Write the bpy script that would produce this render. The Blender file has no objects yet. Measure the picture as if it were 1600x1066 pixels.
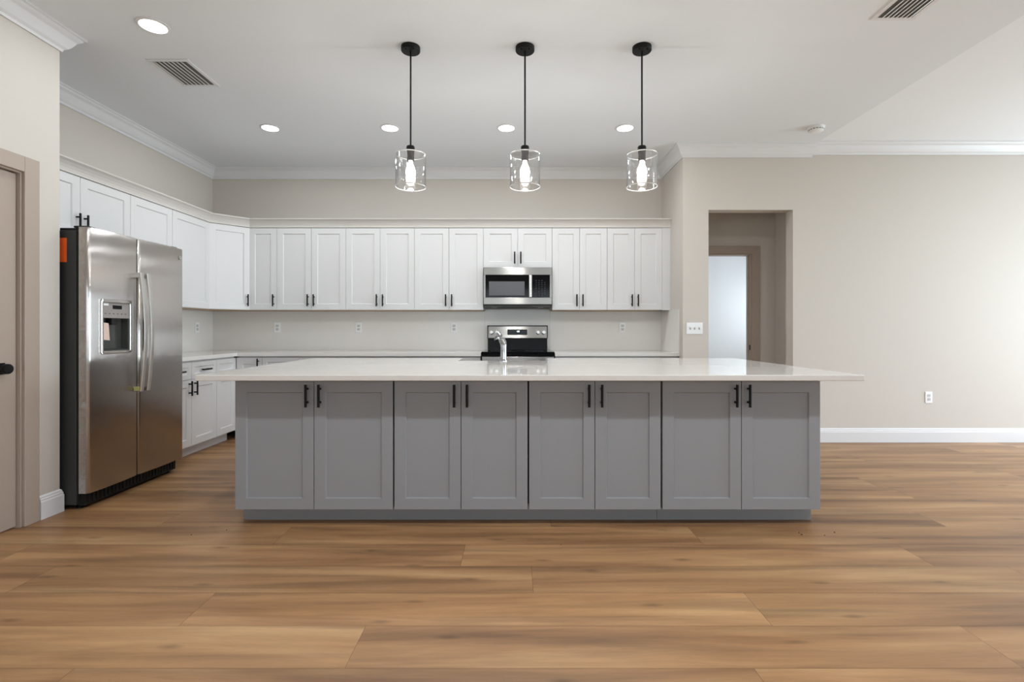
import bpy, bmesh, math, random
from mathutils import Vector, Matrix
random.seed(7)
S = bpy.context.scene
COL = S.collection
R = math.radians
PI = math.pi

# ------------------------------------------------------------------ camera
CAMZ = 1.158
cd = bpy.data.cameras.new('camera'); cam = bpy.data.objects.new('camera', cd); COL.objects.link(cam)
cam.location = (0, 0, CAMZ); cam.rotation_euler = (R(90), 0, 0)
cd.sensor_width = 36; cd.lens = 780 / 1600 * 36
cd.shift_x = -3 / 1600; cd.shift_y = -18 / 1600
cd.clip_start = 0.05
S.camera = cam
# ------------------------------------------------------------------ world, exposure
w = bpy.data.worlds.new('daylight'); S.world = w; w.use_nodes = True
wb = w.node_tree.nodes['Background']; wb.inputs[0].default_value = (.80, .90, 1, 1); wb.inputs[1].default_value = 2.2
S.view_settings.view_transform = 'Standard'; S.view_settings.look = 'None'
S.view_settings.exposure = 0.28; S.view_settings.gamma = 1.0; S.view_settings.use_curve_mapping = False
S.cycles.use_denoising = True
S.cycles.max_bounces = 10; S.cycles.diffuse_bounces = 6; S.cycles.glossy_bounces = 5; S.cycles.transparent_max_bounces = 12
S.cycles.sample_clamp_indirect = 8
S.cycles.caustics_reflective = False; S.cycles.caustics_refractive = False

def area(name, loc, rot, sx, sy, power, col=(1, 1, 1), parent=None, spread=PI, disk=False):
    l = bpy.data.lights.new(name, 'AREA'); l.shape = 'DISK' if disk else 'RECTANGLE'
    l.size = sx
    if not disk: l.size_y = sy
    l.energy = power; l.color = col; l.spread = spread
    o = bpy.data.objects.new(name, l); COL.objects.link(o); o.location = loc; o.rotation_euler = rot
    if parent: o.parent = parent
    return o
# daylight through the windows (built further down): rear wall, living-room side wall, side room
W_REAR = 24; W_SIDE = 265; W_ROOM = 50
area('rear_daylight', (-0.4, -4.62, 1.35), (R(90), 0, 0), 4.6, 2.2, W_REAR, (.80, .92, 1))
area('rear_daylight', (5.2, -4.62, 1.35), (R(90), 0, 0), 3.0, 2.2, W_REAR * .25, (.80, .92, 1))
area('side_daylight', (8.12, 3.05, 1.3), (R(90), 0, R(90)), 3.5, 2.1, W_SIDE, (.76, .90, 1))
area('side_daylight', (8.12, -2.4, 1.3), (R(90), 0, R(90)), 2.8, 2.1, W_SIDE * .08, (.76, .90, 1))  # goes with the added window, fills the pantry wall
area('side_room_daylight', (4.72, 7.2, 1.5), (R(90), 0, R(90)), 1.2, 1.1, W_ROOM, (.82, .94, 1))

# ------------------------------------------------------------------ materials
def srgb(r, g, b):
    f = lambda c: (c / 255 / 12.92) if c / 255 <= .04045 else ((c / 255 + .055) / 1.055) ** 2.4
    return (f(r), f(g), f(b), 1)
def mat(name, col, rough=.5, metal=0, noise=0.0, nscale=60, bump=0.0, coat=0, emit=None, estr=0, aniso=0, spec=None, tangent=None):
    m = bpy.data.materials.new(name); m.use_nodes = True
    nt = m.node_tree; N = nt.nodes; b = N['Principled BSDF']
    b.inputs['Base Color'].default_value = col; b.inputs['Roughness'].default_value = rough; b.inputs['Metallic'].default_value = metal
    if coat: b.inputs['Coat Weight'].default_value = coat; b.inputs['Coat Roughness'].default_value = .05
    if spec is not None: b.inputs['Specular IOR Level'].default_value = spec
    if aniso:
        b.inputs['Anisotropic'].default_value = aniso
        t = N.new('ShaderNodeVectorTransform'); t.vector_type = 'VECTOR'; t.convert_from = 'OBJECT'; t.convert_to = 'WORLD'
        t.inputs[0].default_value = {'X': (1, 0, 0), 'Z': (0, 0, 1)}[tangent or 'Z']
        nt.links.new(t.outputs[0], b.inputs['Tangent'])
    tc = N.new('ShaderNodeTexCoord'); nz = N.new('ShaderNodeTexNoise'); nz.inputs['Scale'].default_value = nscale
    nz.inputs['Detail'].default_value = 4
    nt.links.new(tc.outputs['Object'], nz.inputs['Vector'])
    mx = N.new('ShaderNodeMix'); mx.data_type = 'RGBA'
    k = 1 - max(noise, .015)
    mx.inputs[6].default_value = tuple(c * k for c in col[:3]) + (1,); mx.inputs[7].default_value = col
    nt.links.new(nz.outputs['Fac'], mx.inputs[0]); nt.links.new(mx.outputs[2], b.inputs['Base Color'])
    if bump:
        bp = N.new('ShaderNodeBump'); bp.inputs['Strength'].default_value = bump; bp.inputs['Distance'].default_value = .002
        nt.links.new(nz.outputs['Fac'], bp.inputs['Height']); nt.links.new(bp.outputs[0], b.inputs['Normal'])
    if emit:
        b.inputs['Emission Color'].default_value = emit; b.inputs['Emission Strength'].default_value = estr
    return m
M = {}
M['wall'] = mat('greige_wall_paint', srgb(202, 195, 187), .6, noise=.02, nscale=160, bump=.12)
M['ceiling_lit'] = mat('ceiling_paint_lit_tone', srgb(240, 243, 246), .8, noise=.02, nscale=120, bump=.15)  # ceiling white lightened: the living side's stronger light is put into the colour
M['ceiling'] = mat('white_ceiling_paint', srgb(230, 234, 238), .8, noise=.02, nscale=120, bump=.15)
M['trim'] = mat('white_trim_paint', srgb(222, 222, 224), .35)
M['cab'] = mat('white_cabinet_paint', srgb(217, 216, 216), .38)
M['grey'] = mat('grey_cabinet_paint', srgb(146, 148, 152), .42)
M['greydark'] = mat('grey_toe_kick', srgb(140, 142, 144), .5)
M['crown'] = mat('off_white_crown_paint', srgb(205, 200, 195), .5)
M['ply'] = mat('birch_cabinet_underside', srgb(186, 162, 130), .6, noise=.2, nscale=30)
M['black'] = mat('matte_black_metal', srgb(11, 11, 12), .5, spec=.25)
M['blackgap'] = mat('black_rubber', srgb(12, 12, 12), .7)
M['quartz'] = mat('white_quartz', srgb(224, 221, 217), .045, noise=.04, nscale=14)
M['splash'] = mat('pale_quartz_backsplash', srgb(228, 225, 221), .22, noise=.03, nscale=10)
M['door'] = mat('taupe_door_paint', srgb(170, 155, 143), .45)
M['steel'] = mat('brushed_stainless_steel', srgb(172, 168, 164), .22, 1, noise=.03, nscale=4, aniso=.95)
M['fsteel'] = mat('brushed_fridge_steel', srgb(190, 184, 180), .25, 1, noise=.03, nscale=2.2, aniso=1.0, tangent='X', bump=.5)
M['fsteel'].node_tree.nodes['Bump'].inputs['Distance'].default_value = .010
M['steel2'] = mat('satin_steel', srgb(205, 202, 198), .24, 1, aniso=.6)
M['chrome'] = mat('polished_chrome', srgb(182, 184, 187), .10, 1)
M['fridgeside'] = mat('dark_grey_fridge_side', srgb(44, 45, 44), .5)
M['blackglass'] = mat('black_glass', srgb(9, 9, 11), .08, spec=.2)
M['screen'] = mat('grey_oven_window_mesh', srgb(88, 88, 92), .35, noise=.1, nscale=400)
M['blackgloss'] = mat('black_enamel', srgb(10, 10, 11), .25, spec=.12)
M['plastic'] = mat('white_plastic', srgb(238, 240, 242), .35)
M['plasticgrey'] = mat('white_plastic_receptacle', srgb(205, 204, 200), .4)
M['slot'] = mat('dark_slot', srgb(140, 138, 133), .6)
M['orange'] = mat('orange_sticker', srgb(235, 98, 35), .5)
M['pink'] = mat('pale_pink_tag', srgb(222, 196, 184), .6)
M['yellowtag'] = mat('yellow_green_tag', srgb(190, 190, 120), .5)
M['panelgrey'] = mat('grey_dispenser_plastic', srgb(150, 143, 140), .4)
M['cavity'] = mat('dark_dispenser_cavity', srgb(96, 97, 94), .3, .6)
M['mark'] = mat('pale_printed_marks', srgb(52, 53, 66), .5)
M['digits'] = mat('lit_clock_digits', srgb(240, 245, 250), .5, emit=(.9, .95, 1, 1), estr=1.5)
M['lamp'] = mat('glowing_diffuser', (1, 1, 1, 1), .5, emit=(1, .985, .96, 1), estr=4)
M['bulb'] = mat('glowing_bulb', (1, 1, 1, 1), .4, emit=(1, .975, .94, 1), estr=8)
M['dark'] = mat('vent_dark_interior', srgb(112, 112, 111), .9)
M['vent'] = mat('vent_white_metal', srgb(236, 236, 235), .5)
M['lawn'] = mat('lawn_grass', srgb(96, 118, 66), .9, noise=.4, nscale=8)
M['seam'] = mat('brown_plank_seam', srgb(92, 66, 46), .8)
M['crumb'] = mat('dark_debris', srgb(50, 32, 20), .9)

def glass_mat(name, tint=(1, 1, 1, 1), edge=.75, base=.035, rough=.03):
    m = bpy.data.materials.new(name); m.use_nodes = True; nt = m.node_tree; N = nt.nodes; L = nt.links
    N.remove(N['Principled BSDF']); out = N['Material Output']
    tr = N.new('ShaderNodeBsdfTransparent'); tr.inputs[0].default_value = tint
    gl = N.new('ShaderNodeBsdfGlossy'); gl.inputs['Roughness'].default_value = rough
    lw = N.new('ShaderNodeLayerWeight'); lw.inputs[0].default_value = .35
    mr = N.new('ShaderNodeMapRange'); mr.inputs[1].default_value = 0; mr.inputs[2].default_value = 1
    mr.inputs[3].default_value = base; mr.inputs[4].default_value = edge
    pw = N.new('ShaderNodeMath'); pw.operation = 'POWER'; pw.inputs[1].default_value = 1.6
    L.new(lw.outputs['Facing'], pw.inputs[0]); L.new(pw.outputs[0], mr.inputs[0])
    mx = N.new('ShaderNodeMixShader'); L.new(mr.outputs[0], mx.inputs[0]); L.new(tr.outputs[0], mx.inputs[1]); L.new(gl.outputs[0], mx.inputs[2])
    L.new(mx.outputs[0], out.inputs[0]); return m
M['glass'] = glass_mat('clear_seeded_glass', edge=.9, base=.09)
M['pane'] = glass_mat('window_glass', edge=.5, base=.03)

M['rim'] = glass_mat('polished_glass_rim', edge=.95, base=.75, rough=.35)
def floor_mat():
    m = bpy.data.materials.new('oak_vinyl_planks'); m.use_nodes = True; nt = m.node_tree; N = nt.nodes; L = nt.links
    b = N['Principled BSDF']
    uv = N.new('ShaderNodeUVMap'); uv.uv_map = 'plank'
    at = N.new('ShaderNodeVertexColor'); at.layer_name = 'rnd'
    sep = N.new('ShaderNodeSeparateColor'); L.new(at.outputs[0], sep.inputs[0])
    off = N.new('ShaderNodeVectorMath'); off.operation = 'MULTIPLY_ADD'
    L.new(at.outputs[0], off.inputs[0]); off.inputs[1].default_value = (37, 53, 71); L.new(uv.outputs[0], off.inputs[2])
    def noise(sc, scale, detail, rough, dist=0.0, src=None):
        mp = N.new('ShaderNodeVectorMath'); mp.operation = 'MULTIPLY'; mp.inputs[1].default_value = sc
        L.new((src or off).outputs[0], mp.inputs[0])
        n = N.new('ShaderNodeTexNoise'); n.inputs['Scale'].default_value = scale; n.inputs['Detail'].default_value = detail
        n.inputs['Roughness'].default_value = rough; n.inputs['Distortion'].default_value = dist
        L.new(mp.outputs[0], n.inputs['Vector']); return n
    # gentle wander of the grain
    wv = noise((.9, 3, 1), 1, 2, .5)
    wa = N.new('ShaderNodeVectorMath'); wa.operation = 'MULTIPLY_ADD'; L.new(wv.outputs['Color'], wa.inputs[0])
    wa.inputs[1].default_value = (0, .06, 0); L.new(off.outputs[0], wa.inputs[2])
    big = noise((.75, 7.5, 1), 1, 4, .5, .5, wa)
    stk = noise((.8, 13, 1), 1, 4, .5, .5, wa)
    mid = noise((3, 60, 1), 1, 4, .6, .3, wa)
    fine = noise((14, 260, 1), 1, 3, .6, .3, wa)
    cr = N.new('ShaderNodeValToRGB'); L.new(big.outputs['Fac'], cr.inputs[0]); e = cr.color_ramp.elements
    e[0].position = .26; e[0].color = srgb(128, 90, 59)
    e[1].position = .72; e[1].color = srgb(186, 148, 105)
    k = cr.color_ramp.elements.new(.42); k.color = srgb(153, 113, 76)
    k = cr.color_ramp.elements.new(.55); k.color = srgb(170, 129, 88)
    def mul(a, fac_src, lo, hi, p0, p1):
        r = N.new('ShaderNodeMapRange'); r.inputs[1].default_value = p0; r.inputs[2].default_value = p1
        r.inputs[3].default_value = lo; r.inputs[4].default_value = hi; L.new(fac_src, r.inputs[0])
        v = N.new('ShaderNodeVectorMath'); v.operation = 'SCALE'; L.new(a, v.inputs[0]); L.new(r.outputs[0], v.inputs['Scale'])
        return v.outputs[0]
    c = mul(cr.outputs[0], mid.outputs['Fac'], .93, 1.05, .3, .7)
    c = mul(c, stk.outputs['Fac'], 1.0, .68, .47, .68)
    c = mul(c, fine.outputs['Fac'], .92, 1.05, .3, .7)
    c = mul(c, sep.outputs[0], .88, 1.08, 0, 1)
    # knots
    ks = N.new('ShaderNodeVectorMath'); ks.operation = 'MULTIPLY'; ks.inputs[1].default_value = (1.1, 3.6, 1); L.new(wa.outputs[0], ks.inputs[0])
    vo = N.new('ShaderNodeTexVoronoi'); vo.voronoi_dimensions = '2D'; vo.inputs['Scale'].default_value = 1; vo.inputs['Randomness'].default_value = 1; L.new(ks.outputs[0], vo.inputs['Vector'])
    c = mul(c, vo.outputs['Distance'], .62, 1.0, .008, .065)
    L.new(c, b.inputs['Base Color'])
    b.inputs['Roughness'].default_value = .42
    rr = N.new('ShaderNodeMapRange'); rr.inputs[3].default_value = .36; rr.inputs[4].default_value = .5; L.new(mid.outputs['Fac'], rr.inputs[0]); L.new(rr.outputs[0], b.inputs['Roughness'])
    bp = N.new('ShaderNodeBump'); bp.inputs['Strength'].default_value = .12; bp.inputs['Distance'].default_value = .001
    L.new(fine.outputs['Fac'], bp.inputs['Height']); L.new(bp.outputs[0], b.inputs['Normal'])
    return m
M['floor'] = floor_mat()

# ------------------------------------------------------------------ mesh helpers
class MB:
    def __init__(s): s.v = []; s.f = []; s.mi = []; s.sm = []
    def add(s, vs, fs, mi=0, smooth=False, X=None):
        n = len(s.v)
        s.v += [tuple(X @ Vector(p)) if X else tuple(p) for p in vs]
        s.f += [tuple(i + n for i in f) for f in fs]; s.mi += [mi] * len(fs); s.sm += [smooth] * len(fs)
        return s
    def box(s, x0, x1, y0, y1, z0, z1, mi=0, b=0.0, X=None):
        x0, x1 = min(x0, x1), max(x0, x1); y0, y1 = min(y0, y1), max(y0, y1); z0, z1 = min(z0, z1), max(z0, z1)
        if b <= 0:
            vs = [(x, y, z) for z in (z0, z1) for y in (y0, y1) for x in (x0, x1)]
            return s.add(vs, [(0, 2, 3, 1), (4, 5, 7, 6), (0, 1, 5, 4), (2, 6, 7, 3), (0, 4, 6, 2), (1, 3, 7, 5)], mi, False, X)
        bm = bmesh.new(); bmesh.ops.create_cube(bm, size=1)
        bmesh.ops.scale(bm, vec=(x1 - x0, y1 - y0, z1 - z0), verts=bm.verts)
        bmesh.ops.translate(bm, vec=((x0 + x1) / 2, (y0 + y1) / 2, (z0 + z1) / 2), verts=bm.verts)
        bmesh.ops.bevel(bm, geom=bm.edges[:], offset=b, segments=2, affect='EDGES', profile=.5)
        return s.bm(bm, mi, False, X)
    def bm(s, bm, mi=0, smooth=False, X=None):
        bm.verts.index_update()
        s.add([v.co[:] for v in bm.verts], [[v.index for v in f.verts] for f in bm.faces], mi, smooth, X); bm.free(); return s
    def lathe(s, prof, c=(0, 0, 0), n=24, mi=0, smooth=True, X=None, caps=True):
        """prof = [(r, z)...] spun about Z through c"""
        vs = []; fs = []
        for r, z in prof:
            for k in range(n):
                a = 2 * PI * k / n; vs.append((c[0] + r * math.cos(a), c[1] + r * math.sin(a), c[2] + z))
        for i in range(len(prof) - 1):
            for k in range(n):
                k2 = (k + 1) % n; fs.append((i * n + k, i * n + k2, (i + 1) * n + k2, (i + 1) * n + k))
        s.add(vs, fs, mi, smooth, X)
        if caps:
            m = len(s.v) - len(vs)
            s.f += [tuple(m + k for k in reversed(range(n))), tuple(m + (len(prof) - 1) * n + k for k in range(n))]
            s.mi += [mi, mi]; s.sm += [False, False]
        return s
    def cyl(s, p0, p1, r0, r1=None, n=16, mi=0, smooth=True, X=None):
        p0, p1 = Vector(p0), Vector(p1); r1 = r0 if r1 is None else r1; d = p1 - p0
        T = Matrix.Translation(p0) @ d.to_track_quat('Z', 'Y').to_matrix().to_4x4()
        if X: T = X @ T
        return s.lathe([(r0, 0), (r1, d.length)], n=n, mi=mi, smooth=smooth, X=T)
    def tube(s, pts, rads, n=12, mi=0, X=None, flat=(1, 1)):
        pts = [Vector(p) for p in pts]; vs = []; fs = []
        for i, p in enumerate(pts):
            d = (pts[min(i + 1, len(pts) - 1)] - pts[max(i - 1, 0)]).normalized()
            a = d.orthogonal() if abs(d.z) > .999 else d.cross(Vector((0, 0, 1)))
            if abs(d.y) < .5: a = d.cross(Vector((0, 1, 0)))
            a.normalize(); b = d.cross(a).normalized()
            for k in range(n):
                t = 2 * PI * k / n; vs.append(p + a * math.cos(t) * rads[i] * flat[0] + b * math.sin(t) * rads[i] * flat[1])
        for i in range(len(pts) - 1):
            for k in range(n):
                k2 = (k + 1) % n; fs.append((i * n + k, i * n + k2, (i + 1) * n + k2, (i + 1) * n + k))
        s.add([v[:] for v in vs], fs, mi, True, X); m = len(s.v) - len(vs)
        s.f += [tuple(m + k for k in reversed(range(n))), tuple(m + (len(pts) - 1) * n + k for k in range(n))]; s.mi += [mi, mi]; s.sm += [False, False]
        return s
    def sweep(s, path, prof, mi=0, closed=False):
        """path = [(x, y)...]; prof = closed outline [(out, z)...]; 'out' is to the LEFT of the path direction; mitred"""
        n = len(path); P = [Vector(p) for p in path]; rings = []
        for i in range(n):
            dp = (P[i] - P[i - 1]).normalized() if (i > 0 or closed) else None
            dn = (P[(i + 1) % n] - P[i]).normalized() if (i < n - 1 or closed) else None
            if dp is None: dp = dn
            if dn is None: dn = dp
            n1 = Vector((-dp.y, dp.x)); n2 = Vector((-dn.y, dn.x)); m = n1 + n2; m = m / m.dot(n1)
            rings.append([(P[i].x + m.x * o, P[i].y + m.y * o, z) for o, z in prof])
        k = len(prof); vs = [v for r in rings for v in r]; fs = []
        for i in range(n if closed else n - 1):
            j = (i + 1) % n
            for a in range(k):
                b = (a + 1) % k; fs.append((i * k + a, i * k + b, j * k + b, j * k + a))
        if not closed: fs += [tuple(range(k)), tuple((n - 1) * k + a for a in reversed(range(k)))]
        return s.add(vs, fs, mi)
    def build(s, name, mats, parent=None, kind=None):
        me = bpy.data.meshes.new(name); me.from_pydata(s.v, [], s.f)
        for m in (mats if isinstance(mats, (list, tuple)) else [mats]): me.materials.append(m)
        for p, mi, sm in zip(me.polygons, s.mi, s.sm): p.material_index = mi; p.use_smooth = sm
        bm = bmesh.new(); bm.from_mesh(me); bmesh.ops.recalc_face_normals(bm, faces=bm.faces); bm.to_mesh(me); bm.free()
        if any(s.sm):
            try: me.set_sharp_from_angle(angle=R(40))
            except Exception: pass
        o = bpy.data.objects.new(name, me); COL.objects.link(o)
        if parent: o.parent = parent
        if kind: o['kind'] = kind
        return o
def thing(name, label, cat, loc=(0, 0, 0), rz=0, group=None):
    o = bpy.data.objects.new(name, None); COL.objects.link(o); o.empty_display_size = .1
    o.location = loc; o.rotation_euler = (0, 0, rz); return tag(o, label, cat, group)
def tag(o, label, cat, group=None):
    o['label'] = label; o['category'] = cat
    if group: o['group'] = group
    return o
def struct(name, mb, m, parent=None):
    return mb.build(name, m, parent, None if parent else 'structure')
def copy_tree(o, parent=None):
    c = o.copy(); COL.objects.link(c)
    if parent: c.parent = parent
    for ch in list(o.children): copy_tree(ch, c)
    return c

# ------------------------------------------------------------------ room dimensions
XL = -3.545; YB = 5.87; XR = 1.735; YR = 5.13; XP = -2.885; YP = 3.17; CZ = 3.045; CZ2 = 3.07
XE = 8.0; YREAR = -4.5; XF = 3.06          # living-room side wall, rear wall, ceiling break
# floor planks
def floor():
    vs = []; fs = []; uv = []; col = []
    W = .245; G = .0006
    known = {0: [-.578, 1.737], 1: [-1.31, 1.04], 2: [.085, 2.39], 3: [-.262, 2.03], 4: [1.02], 5: [-2.1, .6], 6: [1.6], -1: [-1.5, .82], 7: [2.75]}
    rng = random.Random(11)
    y0r = -26; y1r = 27
    for r in range(y0r, y1r):
        ya = 1.705 + r * W; yb = ya + W
        if r in known: st = known[r][0]
        else: st = (r * 0.93 + rng.uniform(-.3, .3)) % 2.32
        x = st - 2.32 * 5
        while x < XE:
            xa = max(x, -4.2); xb = min(x + 2.32, XE + .1)
            if xb > xa + .02:
                n = len(vs); vs += [(xa + G, ya + G, 0), (xb - G, ya + G, 0), (xb - G, yb - G, 0), (xa + G, yb - G, 0)]
                fs.append((n, n + 1, n + 2, n + 3)); u0 = xa - x
                uv += [(u0, 0), (u0 + xb - xa, 0), (u0 + xb - xa, W), (u0, W)]
                c = (rng.random(), rng.random(), rng.random(), 1); col += [c] * 4
            x += 2.32
    n = len(vs); a, b, c, d, z = -4.2, XE + .1, 1.705 + y0r * W, 1.705 + y1r * W, -.002
    vs += [(a, c, z), (b, c, z), (b, d, z), (a, d, z)]; fs.append((n, n + 1, n + 2, n + 3)); uv += [(0, 0)] * 4; col += [(0, 0, 0, 1)] * 4
    n = len(vs); vs += [(a, c, -.1), (b, c, -.1), (b, d, -.1), (a, d, -.1)]; fs.append((n + 3, n + 2, n + 1, n)); uv += [(0, 0)] * 4; col += [(0, 0, 0, 1)] * 4
    me = bpy.data.meshes.new('floor'); me.from_pydata(vs, [], fs)
    me.materials.append(M['floor']); me.materials.append(M['seam'])
    for p in me.polygons[-2:]: p.material_index = 1
    me.uv_layers.new(name='plank'); me.color_attributes.new('rnd', 'FLOAT_COLOR', 'CORNER')
    me.uv_layers['plank'].data.foreach_set('uv', [c for t in uv for c in t])
    me.color_attributes['rnd'].data.foreach_set('color', [c for t in col for c in t])
    o = bpy.data.objects.new('floor', me); COL.objects.link(o); o['kind'] = 'structure'
floor()

# ------------------------------------------------------------------ walls
struct('wall_back', MB().box(XL - .12, XR + .0, YB, YB + .12, 0, CZ + .1), M['wall'])
struct('wall_left', MB().box(XL - .12, XL, YP - .12, YB, 0, CZ + .1), M['wall'])
# pantry wall with door opening y 2.12..2.93, head 2.085
DY0, DY1, DH = 2.12, 2.935, 2.09
m = MB().box(XP - .12, XP, YREAR, DY0, 0, CZ + .1).box(XP - .12, XP, DY1, YP, 0, CZ + .1).box(XP - .12, XP, DY0, DY1, DH, CZ + .1)
m.box(XL, XP - .12, YP - .12, YP, 0, CZ + .1)
struct('wall_pantry', m, M['wall'])
# dark closet behind the pantry door
m = MB().box(XL - .0, XP - .12, 1.5, 1.6, 0, 2.6)
struct('wall_closet', m, M['wall'])
# return wall beside the kitchen run, and the right-hand wall with a cased passage
HX0, HX1, HH = 2.0, 2.868, 2.388
YR2 = YR + .133
m = MB().box(XR, XR + .13, YR, 8.3, 0, CZ + .1)
struct('wall_kitchen_right', m, M['wall'])
m = MB().box(XR + .13, HX0, YR, YR2, 0, CZ2 + .08).box(HX1, XE, YR, YR2, 0, CZ2 + .08).box(HX0, HX1, YR, YR2, HH, CZ2 + .08)
struct('wall_right', m, M['wall'])
# vestibule and side room beyond
YH = 5.88
m = MB().box(3.08, 3.2, YR2, 5.88, 0, 2.75).box(1.865, 2.05, YH, YH + .12, 0, 2.75).box(2.81, 3.2, YH, YH + .12, 0, 2.75).box(2.05, 2.81, YH, YH + .12, 2.055, 2.75)
struct('wall_vestibule', m, M['wall'])
m = MB().box(1.865, 4.6, 8.3, 8.42, 0, 2.75).box(4.6, 4.72, 6.0, 6.6, 0, 2.75).box(4.6, 4.72, 7.8, 8.42, 0, 2.75).box(4.6, 4.72, 6.6, 7.8, 0, .95).box(4.6, 4.72, 6.6, 7.8, 2.05, 2.75).box(3.2, 4.72, 5.88, 6.0, 0, 2.75)
struct('wall_side_room', m, M['trim'])
struct('ceiling_side_room', MB().box(1.865, 4.72, YR2, 8.42, 2.75, 2.85), M['ceiling'])
# side (far right) wall with sliding-door sized window and an added one, rear wall with two windows
def wall_openings(axis, c0, c1, a0, a1, ops, H):
    """wall slab c0..c1 thick; runs a0..a1; ops=[(u0,u1,z0,z1)]"""
    m = MB()
    def bx(u0, u1, z0, z1):
        if axis == 'x': m.box(u0, u1, c0, c1, z0, z1)
        else: m.box(c0, c1, u0, u1, z0, z1)
    u = a0
    for (u0, u1, z0, z1) in ops:
        bx(u, u0, 0, H); bx(u0, u1, z1, H)
        if z0 > 0: bx(u0, u1, 0, z0)
        u = u1
    bx(u, a1, 0, H); return m
struct('wall_side', wall_openings('y', XE, XE + .15, YREAR, YR2, [(-3.8, -1.0, .25, 2.35), (1.3, 4.8, .25, 2.35)], CZ2 + .1), M['wall'])
struct('wall_rear', wall_openings('x', YREAR - .15, YREAR, XP - .12, XE + .15, [(-2.7, 1.9, .25, 2.45), (3.7, 6.7, .25, 2.45)], CZ2 + .1), M['wall'])
def window(n, axis, c0, c1, u0, u1, z0, z1, parts):
    m = MB(); fw = .06; g = MB(); cm = (c0 + c1) / 2
    def bx(mm, a, b, z_0, z_1, t0, t1):
        if axis == 'x': mm.box(a, b, t0, t1, z_0, z_1)
        else: mm.box(t0, t1, a, b, z_0, z_1)
    bx(m, u0, u1, z0, z0 + fw, c0, c1); bx(m, u0, u1, z1 - fw, z1, c0, c1); bx(m, u0, u0 + fw, z0 + fw, z1 - fw, c0, c1); bx(m, u1 - fw, u1, z0 + fw, z1 - fw, c0, c1)
    for k in range(1, parts):
        x = u0 + (u1 - u0) * k / parts; bx(m, x - fw / 2, x + fw / 2, z0 + fw, z1 - fw, cm - .02, cm + .02)
    o = struct('window_%d' % n, m, M['trim'])
    for k in range(parts):
        a = u0 + (u1 - u0) * k / parts + fw / 2; b = u0 + (u1 - u0) * (k + 1) / parts - fw / 2
        g = MB(); bx(g, a, b, z0 + fw, z1 - fw, cm - .003, cm + .003); g.build('pane', M['pane'], o)
window(1, 'y', XE + .0, XE + .08, 1.3, 4.8, .25, 2.35, 3)
window(5, 'y', XE + .0, XE + .08, -3.8, -1.0, .25, 2.35, 2)  # unseen window, added to bring light onto the pantry wall
window(2, 'x', YREAR - .08, YREAR, -2.7, 1.9, .25, 2.45, 4)
window(3, 'x', YREAR - .08, YREAR, 3.7, 6.7, .25, 2.45, 3)
window(4, 'y', 4.61, 4.69, 6.6, 7.8, .95, 2.05, 2)
m = MB().box(-40, 60, -60, YREAR - .4, -.35, -.25).box(XE + .4, 60, YREAR - .4, 30, -.35, -.25)
struct('ground_lawn', m, M['lawn'])
# ceilings
struct('ceiling', MB().box(XL - .12, XF, YREAR - .15, YB + .12, CZ, CZ + .15), M['ceiling'])
struct('ceiling_living', MB().box(XF, XE + .15, YREAR - .15, YR2, CZ2, CZ + .15), M['ceiling_lit'])

# crown moulding
def crown(top):
    return [(0, top), (0, top - .118), (.010, top - .120), (.014, top - .104), (.030, top - .092), (.044, top - .072), (.060, top - .040), (.078, top - .026), (.083, top - .014), (.095, top - .010), (.095, top)]
# path direction chosen so the room lies on the left
struct('trim_1', MB().sweep([(XF, YR), (XR, YR), (XR, YB), (XL, YB), (XL, YP), (XP, YP), (XP, YREAR)], crown(CZ)), M['trim'])
struct('trim_2', MB().sweep([(XE, YREAR), (XE, YR), (XF, YR)], crown(CZ2)), M['trim'])
bprof = [(0, 0), (.016, 0), (.016, .105), (.013, .112), (.013, .122), (.009, .128), (.009, .136), (.004, .142), (0, .145)]
struct('baseboard_left', MB().sweep([(XP - .1, YP), (XP, YP), (XP, DY1 + .094)], bprof), M['trim'])
struct('baseboard_pantry', MB().sweep([(XP, DY0 - .094), (XP, YREAR)], bprof), M['trim'])
struct('baseboard_right', MB().sweep([(XE, YREAR), (XE, YR), (HX1, YR), (HX1, YR2)], bprof), M['trim'])
struct('baseboard_passage', MB().sweep([(HX0, YR2), (HX0, YR), (XR, YR), (XR, YR + .08)], bprof), M['trim'])
struct('baseboard_vestibule', MB().sweep([(HX1, YR2), (3.08, YR2), (3.08, YH), (2.905, YH)][1:], bprof), M['trim'])

# ------------------------------------------------------------------ door in pantry wall
def casing_mb(axis, face, sgn, a0, a1, zh, wdt=.092, th=.018):
    m = MB(); c0, c1 = face, face + sgn * th
    def bx(u0, u1, z0, z1, t0=c0, t1=c1):
        if axis == 'x': m.box(u0, u1, t0, t1, z0, z1, b=.003)
        else: m.box(t0, t1, u0, u1, z0, z1, b=.003)
    bx(a0 - wdt, a0, 0, zh + wdt); bx(a1, a1 + wdt, 0, zh + wdt); bx(a0, a1, zh, zh + wdt)
    return m, bx
m, bx = casing_mb('y', XP, 1, DY0 + .008, DY1 - .008, DH - .008)
struct('trim_3', m, M['door'])
m = MB().box(XP - .12, XP, DY1 - .018, DY1, 0, DH).box(XP - .12, XP, DY0, DY0 + .018, 0, DH).box(XP - .12, XP, DY0 + .018, DY1 - .018, DH - .018, DH)
m.box(XP - .075, XP - .06, DY1 - .03, DY1 - .018, 0, DH - .018).box(XP - .075, XP - .06, DY0 + .018, DY0 + .03, 0, DH - .018)
struct('trim_4', m, M['door'])
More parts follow.
